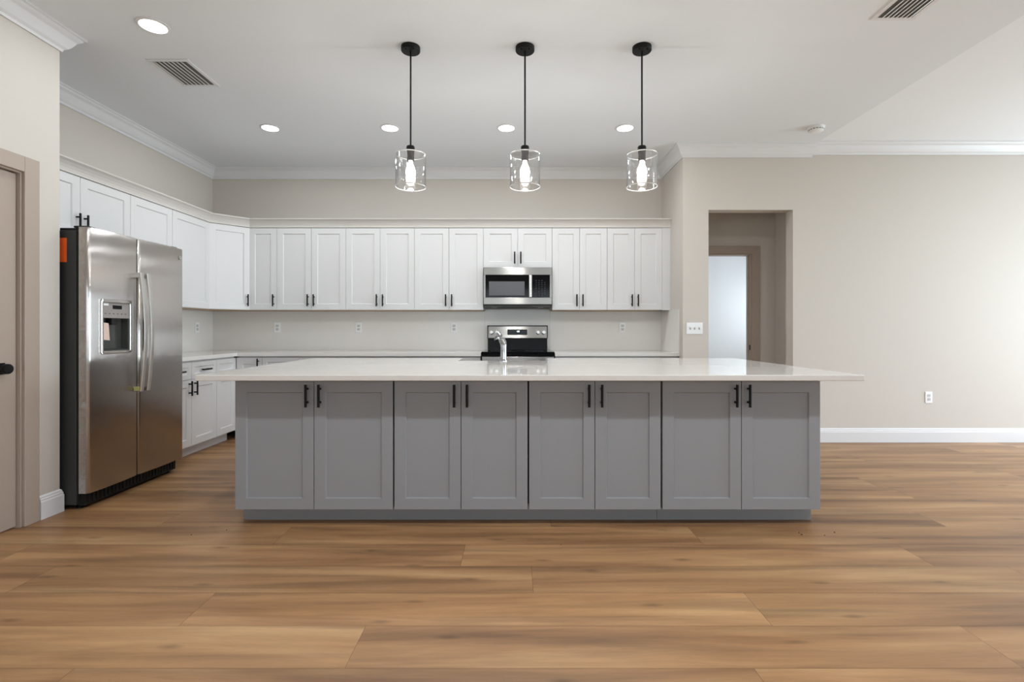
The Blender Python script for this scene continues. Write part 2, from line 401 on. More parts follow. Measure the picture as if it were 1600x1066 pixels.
def panel_door(w, h, t):
    """slab with two recessed panels, front at y=0 facing -y, local x 0..w"""
    m = MB().box(0, w, .008, t - .008, 0, h)
    st = .115
    for y0, y1 in ((0, .008), (t - .008, t)):
        m.box(0, st, y0, y1, 0, h).box(w - st, w, y0, y1, 0, h)
        for z0, z1 in ((0, .2), (.86, 1.0), (h - st, h)): m.box(st, w - st, y0, y1, z0, z1)
    return m
d = panel_door(DY1 - DY0 - .044, DH - .034, .035).build('door_1', M['door'], None, 'structure')
d.location = (XP - .022, DY0 + .022, .01); d.rotation_euler = (0, 0, R(90))
WD = DY1 - DY0 - .044
k = MB().box(WD - .1 - .033, WD - .033 - .034, -.008, 0, .925 - .033, .925 + .033, b=.002)
k.build('knob_plate', M['black'], d)
k = MB(); X = Matrix.Translation((WD - .10, -.008, .925)) @ Matrix.Rotation(R(90), 4, 'X')
k.lathe([(.011, 0), (.011, .022), (.026, .028), (.029, .034), (.029, .05), (.026, .055), (.001, .056)], n=28, X=X)
k.build('door_knob', M['black'], d)

# vestibule door casing (open doorway into a bright room)
m, bx = casing_mb('x', YH, -1, 2.058, 2.802, 2.047)
struct('trim_5', m, M['door'])
m = MB().box(2.792, 2.81, YH, YH + .12, 0, 2.055).box(2.05, 2.068, YH, YH + .12, 0, 2.055).box(2.068, 2.792, YH, YH + .12, 2.037, 2.055)
m.box(2.78, 2.792, YH + .05, YH + .065, 0, 2.037)
struct('trim_6', m, M['door'])
sp = MB().box(2.7895, 2.792, YH + .012, YH + .04, .915, .975).build('strike_plate', M['black'])
tag(sp, 'small black strike plate on the right jamb of the far doorway', 'strike plate')

# ------------------------------------------------------------------ cabinet pieces
def shaker(w, h, t=.02, rail=.065, rec=.009, cut=.0055):
    """door front facing -y at y=0, body to y=t, x 0..w, z 0..h, recessed centre panel with chamfered inner edge"""
    m = MB(); r = min(rail, w * .3); rz = min(rail, h * .3); c = cut
    e = .0012
    o = [(0 + e, 0, 0 + e), (w - e, 0, 0 + e), (w - e, 0, h - e), (0 + e, 0, h - e)]
    i = [(r, 0, rz), (w - r, 0, rz), (w - r, 0, h - rz), (r, 0, h - rz)]
    p = [(r + c, rec, rz + c), (w - r - c, rec, rz + c), (w - r - c, rec, h - rz - c), (r + c, rec, h - rz - c)]
    q = [(0, e, 0), (w, e, 0), (w, e, h), (0, e, h)]
    bk = [(0, t, 0), (w, t, 0), (w, t, h), (0, t, h)]
    fs = []
    for k in range(4):
        j = (k + 1) % 4
        fs += [(k, j, 4 + j, 4 + k), (4 + k, 4 + j, 8 + j, 8 + k), (k, 12 + k, 12 + j, j), (12 + k, 16 + k, 16 + j, 12 + j)]
    fs += [(8, 9, 10, 11), (16, 19, 18, 17)]
    m.add(o + i + p + q + bk, fs); return m
def bar_handle(L=.135, r=.0075, off=.03, horiz=False):
    """bar standing off -y from origin at its middle"""
    m = MB(); n = 12; h = L / 2; q = h * .6
    if horiz:
        m.cyl((-h, -off, 0), (h, -off, 0), r, n=n); m.cyl((-q, 0, 0), (-q, -off, 0), r * .85, n=n); m.cyl((q, 0, 0), (q, -off, 0), r * .85, n=n)
    else:
        m.cyl((0, -off, -h), (0, -off, h), r, n=n); m.cyl((0, 0, -q), (0, -off, -q), r * .85, n=n); m.cyl((0, 0, q), (0, -off, q), r * .85, n=n)
    return m
def place(o, loc): o.location = loc; return o
HV = None
def add_handle(door, x, z, horiz=False, L=.132):
    global HV
    h = bar_handle(L, horiz=horiz).build('handle', M['black'], door); h.location = (x, 0, z); return h

def wall_cabinet(label, loc, rz, w, z0, z1, doors, depth=.33, group='white wall cabinets', zh=None, side_strip=None, floor_mat=None):
    """doors: list of (x0, x1, handle 'L'/'R'/None); carcass front at local y=0, door in front of it"""
    t = thing('wall_cabinet', label, 'cabinet', (loc[0], loc[1], z0), rz, group)
    h = z1 - z0; g = .0015
    m = MB(); m.box(0 + .0005, w - .0005, 0, depth, .004, h)
    m.build('body', M['cab'], t)
    MB().box(.001, w - .001, .001, depth, 0, .004).build('underside', M['ply'], t)
    for x0, x1, hd in doors:
        d = shaker(x1 - x0 - 2 * g, h - .006).build('door', M['cab'], t); d.location = (x0 + g, -.0215, .003)
        dw = x1 - x0
        if hd: add_handle(d, .032 if hd == 'L' else dw - .035, zh or .105)
    if side_strip:
        MB().box(side_strip[0], side_strip[1], -.02, .02, 0, h, b=.001).build('filler_strip', M['cab'], t)
    return t
UB, UT = 1.372, 2.286
YU = 5.55           # carcass front of back uppers (door face 0.02 nearer)
bx_ = lambda x0, x1: ((x0, YU), x1 - x0)
def back_up(x0, x1, label, doors, z0=UB, **k):
    return wall_cabinet(label, (x0, YU), 0, x1 - x0, z0, UT, doors, depth=YB - YU, **k)
w = .311; back_up(-2.936, -2.625, 'narrow single-door white wall cabinet right of the angled corner cabinet', [(0, w, 'R')])
w = .762
two = [(0, w / 2, 'R'), (w / 2, w, 'L')]
back_up(-2.625, -1.863, 'two-door white wall cabinet, first wide one right of the narrow single-door cabinet', two)
back_up(-1.863, -1.101, 'two-door white wall cabinet, middle one of the three wide ones left of the microwave', two)
back_up(-1.101, -.339, 'two-door white wall cabinet immediately left of the microwave', two)
back_up(-.339, .423, 'short two-door white cabinet directly above the microwave', two, z0=1.842)
w = .61; two = [(0, w / 2, 'R'), (w / 2, w, 'L')]
back_up(.423, 1.033, 'two-door white wall cabinet immediately right of the microwave', two)
back_up(1.033, 1.643, 'two-door white wall cabinet at the right end, against the return wall', two, side_strip=(.6105, XR - 1.033 - .001))
# angled corner cabinet
def corner_cab():
    t = thing('corner_wall_cabinet', 'angled single-door white wall cabinet in the back left corner', 'cabinet', (XL, YB, UB), 0, 'white wall cabinets')
    h = UT - UB; a = .609; s = .32
    pts = [(.001, -.001), (.001, -a), (s, -a), (a, -s), (a, -.001)]
    def prism(z0, z1): 
        n = 5; return MB().add([(x, y, z0) for x, y in pts] + [(x, y, z1) for x, y in pts], [tuple(range(n)), tuple(range(n, 2 * n))] + [(k, (k + 1) % n, n + (k + 1) % n, n + k) for k in range(n)])
    prism(.004, h).build('body', M['cab'], t); prism(0, .004).build('underside', M['ply'], t)
    L = math.hypot(a - s, a - s)
    d = shaker(L - .004, h - .006).build('door', M['cab'], t)
    d.rotation_euler = (0, 0, R(45)); n = Vector((1, -1)).normalized() * .0215; u = Vector((1, 1)).normalized() * .002
    d.location = (s + n.x + u.x, -a + n.y + u.y, .003); add_handle(d, L - .035, .105)
corner_cab()
# left-wall uppers (face +x)
def left_up(y0, y1, label, doors, z0=UB, **k):
    return wall_cabinet(label, (XL + .32, y0), R(90), y1 - y0, z0, UT, doors, depth=.32, **k)
left_up(4.685, 5.26, 'single-door white wall cabinet on the left wall next to the angled corner cabinet', [(0, .575, 'L')])
left_up(4.172, 4.684, 'single-door white wall cabinet on the left wall just past the refrigerator', [(0, .512, 'L')])
left_up(3.205, 4.171, 'short two-door white cabinet above the refrigerator', [(0, .483, 'R'), (.483, .966, 'L')], z0=1.835)
# cabinet crown
cp = [(XL + .34, YP + .002), (XL + .34, YB - .61 - .01), (XL + .61 + .01, YB - .34), (XR - .002, YB - .34)]
pr = [(.0, UT), (-.010, UT), (-.011, UT + .010), (-.006, UT + .013), (-.010, UT + .030), (-.020, UT + .050), (-.036, UT + .070), (-.052, UT + .083), (-.054, UT + .094), (.022, UT + .094), (.022, UT)]
o = MB().sweep(cp, pr).build('cabinet_crown', M['crown'])
tag(o, 'white crown moulding running along the top of the white wall cabinets', 'moulding')

# base cabinets
BT = .876
def base_cabinet(name, label, loc, rz, w, cols, depth=.60, mats=('cab', 'cab'), group=None, top=BT, kick=.10, kr=.075, drawer=True, doorz=(.105, .862), hz=None, dh=.155, side_in=0, ends=(0, 0)):
    t = thing(name, label, 'cabinet', (loc[0], loc[1], 0), rz, group)
    mc, mk = M[mats[0]], M[mats[1]]; g = .0018
    MB().box(.0015, w - .0015, 0, depth, kick, top).build('body', mc, t)
    MB().box(-side_in, w + side_in, kr, depth, 0, kick - .001).build('toe_kick', mk, t)
    z0, z1 = doorz
    for c in cols:
        x0, x1, hd = c[:3]; fd = drawer and (len(c) < 4 or c[3])
        zt = z1 - dh - .004 if fd else z1
        d = shaker(x1 - x0 - 2 * g, zt - z0).build('door', mc, t); d.location = (x0 + g, -.0215, z0)
        if hd: add_handle(d, .036 if hd == 'L' else x1 - x0 - .039, (zt - z0) - (.075 if hz is None else hz))
        if fd:
            r = shaker(x1 - x0 - 2 * g, dh, rail=.045).build('drawer', mc, t); r.location = (x0 + g, -.0215, z1 - dh)
            if hd: add_handle(r, (x1 - x0) / 2, dh / 2, horiz=True)
    return t
YBF = 5.262; XLF = XL + .608
# back run: x from the corner
base_cabinet('corner_base_cabinet', 'narrow white base cabinet in the corner, only its top edge showing behind the island', (XLF + .022, YBF), 0, .272, [(0, .272, 'R')], drawer=False, depth=.6)
x = XLF + .022 + .2725
for i, lab in enumerate(['white base cabinet under the back counter, furthest left of the wide ones', 'white back-wall base cabinet, middle of the three wide ones left of the range', 'white base cabinet under the back counter against the left side of the range']):
    wd = (-.347 - (XLF + .022 + .2725)) / 3
    base_cabinet('base_cabinet', lab, (x + i * wd, YBF), 0, wd - .001, [(0, wd / 2, 'R'), (wd / 2, wd - .001, 'L')], group='white base cabinets on the back wall')
for a, b, lab in ((.431, 1.08, 'white base cabinet under the back counter against the right side of the range'), (1.081, XR - .002, 'white base cabinet under the back counter at its right end by the return wall')):
    base_cabinet('base_cabinet', lab, (a, YBF), 0, b - a, [(0, (b - a) / 2, 'R'), ((b - a) / 2, b - a, 'L')], group='white base cabinets on the back wall')
# left run
base_cabinet('base_cabinet', 'white base cabinet with two drawers and two doors between the refrigerator and the corner', (XLF, 4.134), R(90), .762, [(0, .381, 'R'), (.381, .762, 'L')], group='white base cabinets on the left wall')
base_cabinet('base_cabinet', 'narrow white base cabinet with one small drawer and no pulls beside the corner', (XLF, 4.897), R(90), .340, [(0, .340, None)], group='white base cabinets on the left wall')

# countertops + backsplash
def prism(pts, z0, z1):
    n = len(pts); return MB().add([(x, y, z0) for x, y in pts] + [(x, y, z1) for x, y in pts], [tuple(range(n)), tuple(range(n, 2 * n))] + [(k, (k + 1) % n, n + (k + 1) % n, n + k) for k in range(n)])
XLC = XL + .65; YBC = YB - .65
o = prism([(XL + .001, 4.132), (XLC, 4.132), (XLC, YBC), (-.345, YBC), (-.345, YB - .001), (XL + .001, YB - .001)], BT + .001, .914)
bm_ = o.build('countertop', M['quartz']); tag(bm_, 'white quartz L-shaped countertop running from the refrigerator round to the range', 'countertop')
o = prism([(.428, YBC), (XR - .001, YBC), (XR - .001, YB - .001), (.428, YB - .001)], BT + .001, .914).build('countertop', M['quartz'])
tag(o, 'white quartz countertop to the right of the range', 'countertop')
for ob in (bm_, o):
    bv = ob.modifiers.new('edge', 'BEVEL'); bv.width = .003; bv.segments = 2
z0, z1 = .9145, UB - .001
m = MB().box(XL + .001, XL + .013, 4.13, YB - .014, z0, z1).box(XL + .001, -.343, YB - .013, YB - .001, z0, z1)
m.box(-.342, .425, YB - .013, YB - .001, z0, 1.395).box(.426, XR - .001, YB - .013, YB - .001, z0, z1).box(XR - .012, XR - .001, YBC + .01, YB - .014, z0, z1)
o = m.build('backsplash', M['splash']); tag(o, 'pale smooth backsplash between the countertops and the white wall cabinets', 'backsplash')

# ------------------------------------------------------------------ island
YI = 2.958; IT = .868
isl = [(-1.645, -.708, 'grey two-door island cabinet at the left end'), (-.708, .085, 'grey two-door island cabinet, narrower one left of the island centre'),
       (.085, .868, 'grey two-door island cabinet, narrower one right of the island centre'), (.870, 1.807, 'grey two-door island cabinet at the right end')]
for a, b, lab in isl:
    a += .003; b -= .003; wd = b - a
    base_cabinet('island_cabinet', lab, (a, YI), 0, wd, [(0, wd / 2, 'R', False), (wd / 2, wd, 'L', False)], depth=.70, mats=('grey', 'greydark'), group='grey island cabinets facing the room', top=IT, kick=.10, kr=.08, drawer=False, doorz=(.098, .853), hz=.083, side_in=.0028)
# stove side of the island
for a, b, lab, tp in ((1.807, .874, 'grey island cabinet on the stove side at the right end', IT), (.872, .346, 'grey island cabinet on the stove side right of the sink', IT), (.344, -.523, 'grey sink base cabinet on the stove side of the island', .62), (-.525, -.95, 'grey island cabinet on the stove side left of the sink', IT), (-.952, -1.645, 'grey island cabinet on the stove side at the left end', IT)):
    wd = a - b
    base_cabinet('island_cabinet', lab, (a, 4.38), R(180), wd, [(0, wd / 2, 'R', False), (wd / 2, wd, 'L', False)], depth=.70, mats=('grey', 'greydark'), group='grey island cabinets facing the stove', top=tp, drawer=False, doorz=(.105, tp - .015), hz=.083)
IX0, IX1, IY0, IY1 = -1.793, 1.969, 2.80, 4.47
NX0, NX1, NY = -.458, .279, 4.10
o = prism([(IX0, IY0), (IX1, IY0), (IX1, IY1), (NX1, IY1), (NX1, NY), (NX0, NY), (NX0, IY1), (IX0, IY1)], IT + .001, IT + .034).build('island_countertop', M['quartz'])
bv = o.modifiers.new('edge', 'BEVEL'); bv.width = .004; bv.segments = 3
tag(o, 'long white quartz countertop overhanging the grey island', 'countertop')
# apron sink
s = thing('apron_sink', 'stainless apron-front sink set in the stove side of the island top', 'sink', ((NX0 + NX1) / 2, (NY + IY1) / 2, .621))
hw, hd, hh = (NX1 - NX0) / 2 + .01, (IY1 - NY) / 2 - .004, .243
m = MB(); t_ = .012
m.box(-hw, hw, -hd, hd + .01, 0, t_).box(-hw, -hw + t_, -hd, hd + .01, t_, hh).box(hw - t_, hw, -hd, hd + .01, t_, hh).box(-hw + t_, hw - t_, -hd, -hd + t_, t_, hh).box(-hw + t_, hw - t_, hd - .01, hd + .01, t_, hh, b=.003)
m.build('basin', M['steel2'], s)
MB().lathe([(.055, 0), (.055, .003), (.04, .004), (.035, .001)], c=(0, 0, t_), n=24).build('drain', M['chrome'], s)
# faucet, seen from behind
ft = thing('kitchen_faucet', 'chrome single-lever faucet standing on the island in front of the sink', 'faucet', (-.084, 4.045, IT + .034))
m = MB(); m.lathe([(.032, 0), (.032, .006), (.027, .010), (.0255, .02), (.024, .11), (.026, .135)], n=28)
m.tube([(0, 0, .13), (-.003, .004, .15), (-.014, .012, .172), (-.032, .03, .20), (-.048, .05, .222)], [.026, .0275, .027, .0235, .018], n=20)
m.build('spout_body', M['chrome'], ft)
m = MB(); m.tube([(-.045, .045, .212), (-.056, .10, .214), (-.062, .16, .20), (-.063, .185, .17)], [.016, .016, .017, .019], n=16)
m.build('spray_head', M['chrome'], ft)
m = MB(); m.tube([(-.028, .012, .175), (-.045, .012, .19), (-.062, .01, .176)], [.010, .011, .008], n=12); m.build('lever', M['chrome'], ft)
MB().lathe([(.009, 0), (.009, .004)], c=(0, 0, 0), n=16, X=Matrix.Translation((-.038, .028, .222)) @ Matrix.Rotation(R(-30), 4, 'Y')).build('lever_cap', M['black'], ft)

# ------------------------------------------------------------------ refrigerator (local: front -y, x 0..w)
FW = .919
fr = thing('refrigerator', 'stainless side-by-side refrigerator with ice dispenser beside the left wall', 'refrigerator', (-2.721, 3.19, 0), R(90))
MB().box(.006, FW - .006, .082, .80, .03, 1.795, b=.006).build('body', M['fridgeside'], fr)
MB().box(.012, FW - .012, .066, .081, .10, 1.79).build('gasket', M['blackgap'], fr)
m = MB().box(.03, FW - .03, .045, .09, .022, .098)
for k in range(26): m.box(.05 + k * .032, .05 + k * .032 + .018, .038, .045, .035, .088)
m.build('kick_grille', M['blackgap'], fr)
for xx in (.035, FW - .075):
    for yy in (.1, .72): MB().lathe([(.02, 0), (.02, .012), (.012, .014), (.012, .032)], c=(xx + .02, yy, 0), n=16).build('leveling_foot', M['black'], fr)
for xx in (.03, FW - .09): MB().box(xx, xx + .06, .03, .12, 1.8155, 1.828, b=.003).build('hinge_cover', M['blackgap'], fr)
MB().box(.02, FW - .02, .09, .2, 1.7955, 1.812, b=.003).build('hinge_rail', M['blackgap'], fr)
def fridge_door(x0, x1, z0, z1, hole=None, bulge=.012, t=.062, rc=.018):
    """curved stainless door; front profile bulges to -y; hole=(hx0,hx1,hz0,hz1)"""
    w = x1 - x0; m = MB()
    def yf(u):
        y = -bulge * (1 - (2 * u - 1) ** 2); d = min(u, 1 - u) * w
        if d < rc: y += rc - math.sqrt(max(rc * rc - (rc - d) ** 2, 0))
        return y
    us = {0, 1}
    for k in range(9): d = rc * (1 - math.cos(k / 8 * PI / 2)) / w; us |= {d, 1 - d}
    for k in range(1, 20): us.add(k / 20) if rc / w < k / 20 < 1 - rc / w else None
    if hole: us |= {(hole[0] - x0) / w, (hole[1] - x0) / w}
    us = sorted(us); us = [u for i, u in enumerate(us) if i == 0 or u - us[i - 1] > 1e-4]
    zr = .006
    zs = [z0, z0 + zr, z1 - zr, z1]
    if hole: zs = [z0, z0 + zr, hole[2], hole[3], z1 - zr, z1]
    idx = {}; vs = []
    for i, u in enumerate(us):
        for j, z in enumerate(zs):
            y = yf(u) + (zr * .6 if j in (0, len(zs) - 1) else 0)
            idx[i, j] = len(vs); vs.append((x0 + u * w, y, z))
    fs = []
    for i in range(len(us) - 1):
        for j in range(len(zs) - 1):
            um = (us[i] + us[i + 1]) / 2 * w + x0; zm = (zs[j] + zs[j + 1]) / 2
            if hole and hole[0] < um < hole[1] and hole[2] < zm < hole[3]: continue
            fs.append((idx[i, j], idx[i + 1, j], idx[i + 1, j + 1], idx[i, j + 1]))
    m.add(vs, fs, smooth=True)
    n = len(us); J = len(zs) - 1
    # back, top, bottom, sides
    for j in (0, J):
        base = len(m.v); m.add([vs[idx[i, j]] for i in range(n)] + [(vs[idx[i, j]][0], t, vs[idx[i, j]][2]) for i in range(n)], [(i, i + 1, n + i + 1, n + i) for i in range(n - 1)])
    for i in (0, n - 1):
        x = vs[idx[i, 0]][0]; y = yf(us[i]); m.add([(x, y, z0), (x, t, z0), (x, t, z1), (x, y, z1)], [(0, 1, 2, 3)])
    m.add([(x0, t, z0), (x1, t, z0), (x1, t, z1), (x0, t, z1)], [(0, 1, 2, 3)])
    if hole:
        hx0, hx1, hz0, hz1 = hole; D = .05
        y0 = yf((hx0 - x0) / w); y1 = yf((hx1 - x0) / w)
        m.add([(hx0, y0, hz0), (hx1, y1, hz0), (hx1, y1, hz1), (hx0, y0, hz1), (hx0, D, hz0), (hx1, D, hz0), (hx1, D, hz1), (hx0, D, hz1)],
              [(0, 1, 5, 4), (1, 2, 6, 5), (2, 3, 7, 6), (3, 0, 4, 7)])
    return m
ZF0, ZF1 = .107, 1.815; SP = .424
hole = (.088, .342, 1.0, 1.352)
MB().box(SP - .004, SP + .004, .010, .065, .11, 1.81).build('gap_shade_strip', M['blackgap'], fr)  # black strip filling the slit between the doors, stands in for its shade
fd = fridge_door(.002, SP - .0045, ZF0, ZF1, hole).build('freezer_door', M['fsteel'], fr)
rd = fridge_door(SP + .0045, FW - .002, ZF0, ZF1).build('fridge_door', M['fsteel'], fr)
hx0, hx1, hz0, hz1 = hole
m = MB(); fw = .014
m.box(hx0 - .004, hx0 + fw, -.018, .01, hz0, hz1, b=.004).box(hx1 - fw, hx1 + .004, -.018, .01, hz0, hz1, b=.004).box(hx0, hx1, -.018, .01, hz0 - .006, hz0 + fw, b=.004).box(hx0, hx1, -.020, .01, hz1 - fw, hz1 + .010, b=.004)
m.build('dispenser_frame', M['steel2'], fd)
MB().box(hx0 + fw, hx1 - fw, -.008, .03, 1.235, hz1 - fw).build('dispenser_panel', M['panelgrey'], fd)
MB().box(.185, .262, -.0105, -.008, 1.297, 1.322).build('dispenser_display', M['blackglass'], fd)
m = MB()
for k in range(6): m.box(.12 + k * .034, .132 + k * .034, -.009, -.008, 1.262, 1.267)
m.build('dispenser_buttons', M['mark'], fd)
MB().box(.108, .148, -.0105, -.008, 1.318, 1.332).build('dispenser_badge', M['plastic'], fd)
m = MB().box(hx0 + fw, hx1 - fw, .045, .05, hz0, 1.235)
for k in range(9):
    a = k / 8; xx = hx0 + fw + a * (hx1 - hx0 - 2 * fw)
m.box(hx0 + fw, hx0 + fw + .004, -.004, .045, hz0 + fw, 1.235).box(hx1 - fw - .004, hx1 - fw, -.004, .045, hz0 + fw, 1.235)
m.build('dispenser_cavity', M['cavity'], fd)
m = MB().box(hx0 + fw + .006, hx1 - fw - .006, -.01, .044, hz0 + fw, hz0 + fw + .008)
for k in range(12): m.box(hx0 + .03 + k * .017, hx0 + .034 + k * .017, -.008, .042, hz0 + fw + .008, hz0 + fw + .011)
m.build('drip_tray', M['cavity'], fd)
MB().box(.19, .235, .0, .04, 1.19, 1.235, b=.004).build('ice_chute', M['blackgap'], fd)
MB().add([(.108, -.004, 1.09), (.176, .004, 1.085), (.166, .004, 1.20), (.108, -.004, 1.205), (.108, -.002, 1.09), (.176, .006, 1.085), (.166, .006, 1.20), (.108, -.002, 1.205)],
         [(0, 1, 2, 3), (7, 6, 5, 4), (0, 4, 5, 1), (1, 5, 6, 2), (2, 6, 7, 3), (3, 7, 4, 0)]).build('paper_tag', M['pink'], fd)
def fhandle(xc):
    m = MB(); zA, zB = .715, 1.565; n = 17; pts = []
    for k in range(n):
        a = k / (n - 1); z = zA + a * (zB - zA); y = -.048 - .030 * math.sin(a * PI)
        pts.append((xc, y, z))
    vs = []; fs = []; hwid = .0165; th = .008
    for p in pts:
        for dx, dy in ((-hwid, th), (-hwid, -th * .3), (-hwid * .7, -th), (hwid * .7, -th), (hwid, -th * .3), (hwid, th)): vs.append((p[0] + dx, p[1] + dy, p[2]))
    for i in range(n - 1):
        for k in range(6): fs.append((i * 6 + k, i * 6 + (k + 1) % 6, (i + 1) * 6 + (k + 1) % 6, (i + 1) * 6 + k))
    fs += [tuple(range(6)), tuple((n - 1) * 6 + k for k in range(6))]
    m.add(vs, fs, smooth=True)
    for z in (zA + .018, zB - .018): m.box(xc - .013, xc + .013, -.05, .004, z - .018, z + .018, b=.003)
    return m
h1 = fhandle(SP - .032).build('handle', M['steel2'], fd)
h2 = fhandle(SP + .034).build('handle', M['steel2'], rd)
MB().box(SP - .052, SP - .049, -.045, -.01, .72, .75).build('hang_tag', M['yellowtag'], fd)
X = Matrix.Translation((FW - .052, -.0085, 1.742)) @ Matrix.Rotation(R(90), 4, 'X')
m = MB(); m.lathe([(.0165, 0), (.0165, .002), (.014, .0026), (.0135, .0014), (.001, .0014)], n=32, X=X)
em = m.build('emblem', M['steel2'], rd); 
def monogram(parent, cx, cy, cz, s, mt):
    """cursive two-letter roundel strokes, facing -y"""
    m = MB()
    def arc(x, z, r, a0, a1, n=10): return [(cx + s * (x + r * math.cos(R(a0 + (a1 - a0) * k / n))), cy, cz + s * (z + r * math.sin(R(a0 + (a1 - a0) * k / n)))) for k in range(n + 1)]
    for st in (arc(-.28, .05, .32, 60, 330), arc(-.15, -.3, .22, 80, -160), arc(.28, .2, .2, 50, 270), arc(.28, -.22, .22, 90, 310)):
        m.tube(st, [s * .05] * len(st), n=6)
    return m.build('emblem_letters', mt, parent)
monogram(rd, FW - .052, -.0108, 1.742, .0125, M['panelgrey'])
# tall orange sticker on the near side of the body
MB().box(.0045, .006, .142, .20, 1.59, 1.745).build('orange_sticker', M['orange'], fr)

# ------------------------------------------------------------------ microwave
mw = thing('microwave', 'stainless over-the-range microwave under the short white cabinet', 'microwave', (-.336, 5.47, 1.405))
MW = .756
MB().box(0, MW, .03, .395, .02, .436, b=.003).build('body', M['fridgeside'], mw)
dr = MB().box(.004, MW - .004, 0, .029, .028, .104, b=.003).box(.004, MW - .004, 0, .029, .352, .434, b=.003).box(.004, .024, .0, .029, .104, .352).box(MW - .026, MW - .004, 0, .029, .104, .352).build('door', M['steel'], mw)
MB().box(.024, .50, .002, .026, .104, .352).build('glass_panel', M['blackglass'], dr)
MB().box(.062, .452, .0005, .002, .126, .280).build('window', M['screen'], dr)
MB().box(.535, MW - .026, .002, .026, .104, .352).build('control_panel', M['blackglass'], mw)
cpn = MB()
for r_ in range(9):
    for c_ in range(4):
        if r_ in (0, 8) and c_ == 3: continue
        cpn.box(.573 + c_ * .032, .573 + c_ * .032 + .013, .0012, .002, .12 + r_ * .021, .1255 + r_ * .021)
cpn.build('keypad_marks', M['mark'], mw)
h = MB().box(.501, .533, -.02, -.006, .104, .352, b=.005).box(.508, .526, -.006, .002, .11, .13).box(.508, .526, -.006, .002, .326, .346).build('handle', M['steel2'], dr)
X = Matrix.Translation((MW / 2 + .015, 0, .393)) @ Matrix.Rotation(R(90), 4, 'X')
MB().lathe([(.016, 0), (.016, .0015), (.001, .002)], n=28, X=X).build('emblem', M['steel2'], dr)
monogram(dr, MW / 2 + .015, -.0022, .393, .012, M['panelgrey'])
m = MB().box(.01, MW - .01, .006, .39, 0, .019)
m.build('vent_grille', M['fridgeside'], mw)
m = MB()
for k in range(22): m.box(.22 + k * .0145, .228 + k * .0145, .0045, .006, .003, .014)
m.build('vent_slots', M['blackgap'], mw)
for xx in (.09, MW - .15): MB().box(xx, xx + .06, .1, .16, -.003, 0).build('work_light', M['plasticgrey'], mw)

# ------------------------------------------------------------------ range
rg = thing('electric_range', 'stainless electric range with black glass cooktop and rear control panel', 'range', (-.338, 5.19, 0))
RW = .760
MB().box(.004, RW - .004, .03, .655, .03, .898).build('body', M['blackgloss'], rg)
MB().box(0, RW, .0, .60, .899, .926, b=.004).build('cooktop', M['blackglass'], rg)
for cx, cy, rr in ((.20, .18, .11), (.56, .18, .09), (.20, .44, .08), (.56, .44, .10)):
    MB().lathe([(rr, 0), (rr, .0006), (rr - .004, .0006), (rr - .004, 0)], c=(cx, cy, .926), n=40, caps=False).build('burner_ring', M['mark'], rg)
od = MB().box(.006, RW - .006, -.012, .029, .27, .875, b=.004).build('oven_door', M['steel'], rg)
MB().box(.12, RW - .12, -.0135, -.012, .38, .70).build('oven_window', M['blackglass'], od)
MB().cyl((.06, -.06, .82), (RW - .06, -.06, .82), .012).cyl((.09, -.012, .82), (.09, -.06, .82), .009).cyl((RW - .09, -.012, .82), (RW - .09, -.06, .82), .009).build('handle', M['steel2'], od)
MB().box(.006, RW - .006, -.008, .029, .06, .262, b=.004).build('storage_drawer', M['steel'], rg)
for xx in (.04, RW - .04):
    for yy in (.08, .6): MB().cyl((xx, yy, 0), (xx, yy, .031), .018).build('foot', M['black'], rg)
# backguard: black base with tilted stainless console
def slant(x0, x1, z0, z1, y0, y1, t):
    return MB().add([(x0, y0, z0), (x1, y0, z0), (x1, y1, z1), (x0, y1, z1), (x0, t, z0), (x1, t, z0), (x1, t, z1), (x0, t, z1)], [(0, 1, 2, 3), (5, 4, 7, 6), (0, 4, 5, 1), (1, 5, 6, 2), (2, 6, 7, 3), (3, 7, 4, 0)])
YBG = .602
bg = slant(.035, RW - .035, .927, 1.06, YBG, YBG + .006, .655); 
bg.build('backguard', M['blackgloss'], rg)
MB().box(.030, .039, YBG - .004, .655, 1.055, 1.205, b=.002).box(RW - .039, RW - .030, YBG - .004, .655, 1.055, 1.205, b=.002).box(.039, RW - .039, YBG + .002, .655, 1.196, 1.205).build('console_trim', M['blackgap'], rg)
cs = slant(.0395, RW - .0395, 1.0605, 1.1955, YBG - .008, YBG + .012, .65).build('console', M['steel'], rg)
MB().box(.262, .492, YBG - .010, YBG + .004, 1.095, 1.158, b=.006).build('display', M['blackglass'], cs)
# clock digits (seven-segment strokes) and touch marks
m = MB(); y = YBG - .0112
def seg(ch, x, z, s):
    SEG = {'1': 'bc', '2': 'abged', '0': 'abcdef', '3': 'abgcd', '5': 'afgcd'}[ch]; w_, h_, t2 = .5 * s, s, .10 * s
    B = {'a': (0, w_, h_ - t2, h_), 'd': (0, w_, 0, t2), 'g': (0, w_, h_ / 2 - t2 / 2, h_ / 2 + t2 / 2), 'b': (w_ - t2, w_, h_ / 2, h_), 'c': (w_ - t2, w_, 0, h_ / 2), 'e': (0, t2, 0, h_ / 2), 'f': (0, t2, h_ / 2, h_)}
    for q in SEG: a, b, c, d_ = B[q]; m.box(x + a, x + b, y, y + .001, z + c, z + d_)
for k, ch in enumerate('120'): seg(ch, .368 + k * .0125, 1.128, .016)
m.build('clock_digits', M['digits'], cs)
m = MB()
for k in range(5):
    for j in (0, 1): m.box(.28 + k * .018, .288 + k * .018, y, y + .001, 1.105 + j * .028, 1.108 + j * .028); m.box(.41 + k * .016, .417 + k * .016, y, y + .001, 1.105 + j * .028, 1.108 + j * .028)
m.build('touch_marks', M['mark'], cs)
